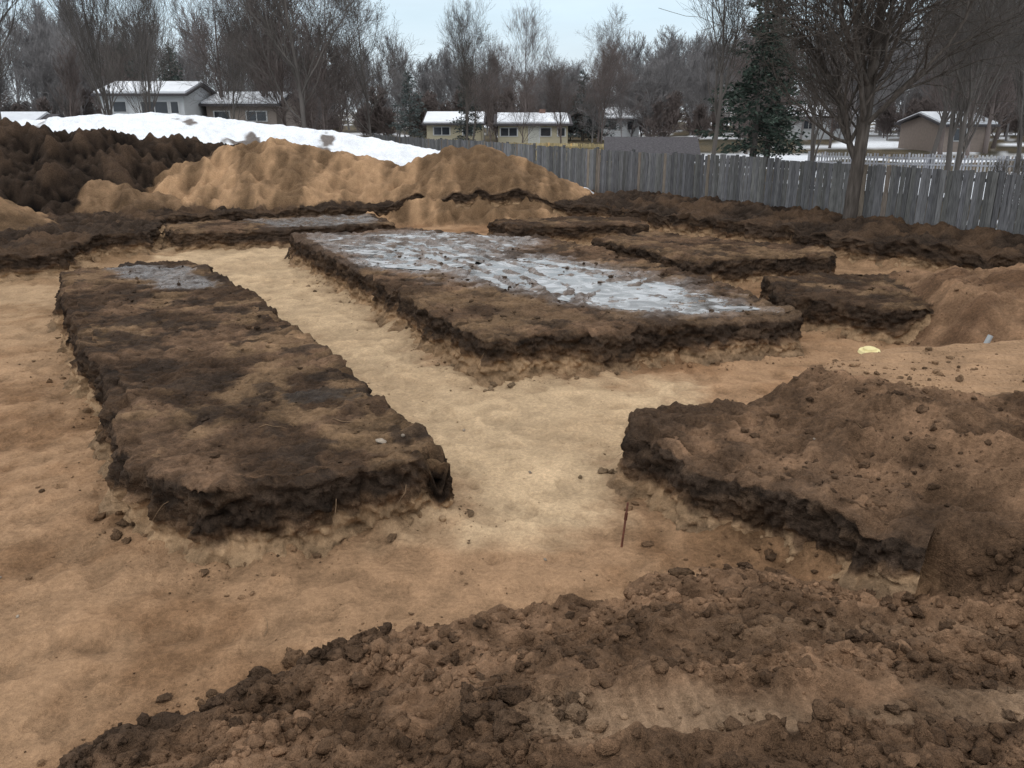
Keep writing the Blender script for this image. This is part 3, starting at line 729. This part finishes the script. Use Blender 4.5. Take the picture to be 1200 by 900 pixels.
# ------------------------------------------------------------------ fence
FW=attr_mat('weathered_wood',.9,5,.35,(6,6,.7))
def fence(name,a,b,hgt,base,seed,bw=.14,gap=.012):
    r=random.Random(seed); V=[];F=[];Cc=[]
    ax,ay=a;bx,by=b; L=math.hypot(bx-ax,by-ay); ux,uy=(bx-ax)/L,(by-ay)/L; nx,ny=uy,-ux
    def bx8(s0,s1,n0,n1,z0,z1,c,t0=0):
        k=len(V)
        for zz,tt in ((z0,0),(z1,t0)):
            for s,n in ((s0,n0),(s1,n0),(s1,n1),(s0,n1)):
                V.append((ax+ux*(s+tt)+nx*n,ay+uy*(s+tt)+ny*n,zz)); Cc.append((*c,1))
        for f in ((0,3,2,1),(4,5,6,7),(0,1,5,4),(1,2,6,5),(2,3,7,6),(3,0,4,7)): F.append([k+q for q in f])
    s=0; sec=-1; sag=0;tone=1
    while s<L:
        if int(s/2.44)!=sec: sec=int(s/2.44); sag=r.gauss(0,.03); tone=r.uniform(.8,1.2)
        g=r.uniform(.7,1.25)*tone; c=(base[0]*g,base[1]*g,base[2]*g*r.uniform(.94,1.04))
        if r.random()<.04: c=(c[0]*1.25,c[1]*1.05,c[2]*.85)
        h=hgt+sag+r.gauss(0,.018)
        if r.random()>.004: bx8(s,s+bw,0,.018,GZ-.05,GZ+h,c,r.gauss(0,.014))
        s+=bw+gap*r.uniform(.4,1.8)
    n=int(L/2.44)+1
    for i in range(n):
        q=i*2.44; g=r.uniform(.7,1); c=tuple(v*g for v in base)
        bx8(q-.05,q+.05,.06,.16,GZ-.3,GZ+hgt+.06,c,r.gauss(0,.02))
        for zz in (.25,hgt*.55,hgt-.25): bx8(q+.02,q+2.40,.02,.058,GZ+zz,GZ+zz+.09,c)
    return newmesh(name,V,F,FW,Cc)
fence('wooden_fence',(17.5,13.4),(-9.5,57.6),1.84,(.125,.124,.126),1)
fence('wooden_fence',(-40,49.5),(-24.5,52),2.0,(.12,.095,.085),2)
fence('wooden_fence',(-2,62),(7.0,58),1.2,(.42,.34,.19),3)
fence('picket_fence',(16,46),(26,42),1.25,(.36,.36,.38),4,.09,.05)
# ------------------------------------------------------------------ small things
RUST=simple('rusty_steel',(.10,.035,.02),.8,.4,40,.3,.3); PVC=simple('grey_pvc',(.33,.35,.36),.5,.1,10)
def rodobj(name,p,q,rad,mat,sides=10,extra=()):
    S=[(*p,*q,rad,rad)]+list(extra); V,F=tubes(S,sides)
    F=[list(f) for f in F]
    me=bpy.data.meshes.new(name); me.from_pydata([tuple(v) for v in V],[],F+[list(range(sides,2*sides))]); me.materials.append(mat)
    o=bpy.data.objects.new(name,me); sc.collection.objects.link(o)
    for pl in me.polygons: pl.use_smooth=len(pl.vertices)==4
    return o
z=hz(1.0,6.74)
rodobj('survey_stake',(1.0,6.74,z-.1),(1.05,6.76,z+.44),.010,RUST,8,[(1.035,6.755,z+.27,1.041,6.757,z+.34,.015,.015)])
z=hz(6.85,11.6)
rodobj('drain_pipe',(6.8,11.6,z-.1),(6.98,11.65,z+.28),.03,PVC,12,[(6.93,11.635,z+.16,6.985,11.652,z+.285,.038,.038)])
import bmesh
z=hz(4.93,10.95); bm=bmesh.new()
bmesh.ops.create_cone(bm,cap_ends=True,segments=24,radius1=.15,radius2=.135,depth=.035)
bmesh.ops.create_cone(bm,cap_ends=True,segments=24,radius1=.09,radius2=.08,depth=.03,matrix=__import__('mathutils').Matrix.Translation((0,0,.032)))
me=bpy.data.meshes.new('bucket_lid'); bm.to_mesh(me); bm.free(); me.materials.append(simple('yellow_plastic',(.72,.62,.32),.5,.1,8))
o=bpy.data.objects.new('bucket_lid',me); o.location=(4.93,10.95,z+.03); o.rotation_euler=(.06,-.05,0); sc.collection.objects.link(o)
R=random.Random(9); S=[]
def twig(x,y,L,a,rad,zz=None,sl=0):
    z=hz(x,y)+.012 if zz is None else zz
    for i in range(4):
        a+=R.gauss(0,.25); nx,ny=x+math.cos(a)*L/4,y+math.sin(a)*L/4
        nz=(hz(nx,ny)+.012) if zz is None else z+sl*L/4+R.gauss(0,.01)
        S.append((x,y,z,nx,ny,nz,rad*(1-i*.2),rad*(.8-i*.2))); x,y,z=nx,ny,nz
for (x,y,L,a,rr) in [(-3.75,11.3,.32,.9,.012),(-4.3,10.8,.3,2.5,.008),(-1.9,8.2,.4,.1,.006),(-2.6,7.9,.3,.5,.005),(-5.0,12,.3,1.5,.007),(-3.2,9.4,.3,2,.006),(-.25,4.05,.18,.3,.004),(.8,3.5,.15,.8,.004),(-1.9,5.4,.25,1.5,.004),(3.4,7.6,.35,.3,.006),(-6.2,14,.4,.2,.01)]: twig(x,y,L,a,rr)
for (x,y,a) in [(-4.75,9.3,2.9),(-4.1,8.3,3.3),(-5.5,10.6,2.7),(-3.1,6.75,3.9),(-1.6,6.8,4.6),(-1.0,7.1,4.9),(1.3,8.1,3.3),(-.4,11.6,3.6),(-6.4,11.8,3.0)]: twig(x,y,.22,a,.004,.45,-.9)
tubemesh('twigs_and_roots',np.array(S),simple('twig',(.20,.13,.075),.9,.3,20),0)
pts=np.array([(-1.3,7.6),(-1.1,7.75),(-5.3,6.9),(3.4,9.4),(.2,8.3),(-.6,9.6),(3.0,7.6),(-4.4,6.2),(-3.9,5.6),(.3,6.5)]); 
clods('stones',pts,np.array([.05,.03,.03,.03,.025,.025,.02,.02,.02,.02]),2,lambda c,r:C(.34,.28,.22)[None,:]*r.uniform(.7,1.1,(len(c),1)),8)
# ------------------------------------------------------------------ light
el,rot=math.radians(55),math.radians(200)
w=bpy.data.worlds.new('World'); sc.world=w; w.use_nodes=True
n=w.node_tree.nodes; l=w.node_tree.links; bg=n['Background']
sky=N(n,'ShaderNodeTexSky'); sky.sky_type='NISHITA'; sky.sun_disc=False; sky.sun_elevation=el; sky.sun_rotation=rot
tc=N(n,'ShaderNodeTexCoord'); sx=N(n,'ShaderNodeSeparateXYZ'); l.new(tc.outputs['Generated'],sx.inputs[0])
cr=N(n,'ShaderNodeValToRGB'); l.new(sx.outputs['Z'],cr.inputs[0])
e=cr.color_ramp.elements; e[0].position=0; e[0].color=(.68,.75,.80,1); e[1].position=.9; e[1].color=(.99,.99,1,1)
x=e.new(.1); x.color=(.53,.65,.73,1); x=e.new(.3); x.color=(.76,.80,.84,1)
mpn=N(n,'ShaderNodeMapping'); mpn.inputs['Scale'].default_value=(1,1,4.5); l.new(tc.outputs['Generated'],mpn.inputs[0])
nz=N(n,'ShaderNodeTexNoise'); nz.inputs['Scale'].default_value=2.2; nz.inputs['Detail'].default_value=5; l.new(mpn.outputs[0],nz.inputs[0])
mr=N(n,'ShaderNodeMapRange'); l.new(nz.outputs[0],mr.inputs[0]); 
for i,v in enumerate((.35,.68,12.2,16.0)): mr.inputs[i+1].default_value=v
vs=N(n,'ShaderNodeVectorMath',operation='SCALE'); l.new(cr.outputs[0],vs.inputs[0]); l.new(mr.outputs[0],vs.inputs['Scale'])
mx=N(n,'ShaderNodeMix',data_type='RGBA'); mx.inputs[0].default_value=.93
l.new(sky.outputs[0],mx.inputs[6]); l.new(vs.outputs[0],mx.inputs[7]); l.new(mx.outputs[2],bg.inputs[0]); bg.inputs[1].default_value=.1
sd=bpy.data.lights.new('sun','SUN'); sd.energy=.65; sd.angle=math.radians(40); sd.color=(1,.98,.95)
so=bpy.data.objects.new('sun',sd); sc.collection.objects.link(so)
dirv=Vector((math.sin(rot)*math.cos(el),math.cos(rot)*math.cos(el),math.sin(el)))
so.rotation_euler=dirv.to_track_quat('Z','Y').to_euler()
# ------------------------------------------------------------------ camera
cd=bpy.data.cameras.new('camera'); cd.lens=29.01; cd.sensor_width=36; cd.clip_end=5000; cd.clip_start=.05
co=bpy.data.objects.new('camera',cd); co.location=(0,0,3.8); co.rotation_euler=(math.pi/2-math.atan(320/967.),0,0)
sc.collection.objects.link(co); sc.camera=co
print('done',time.time()-T0)
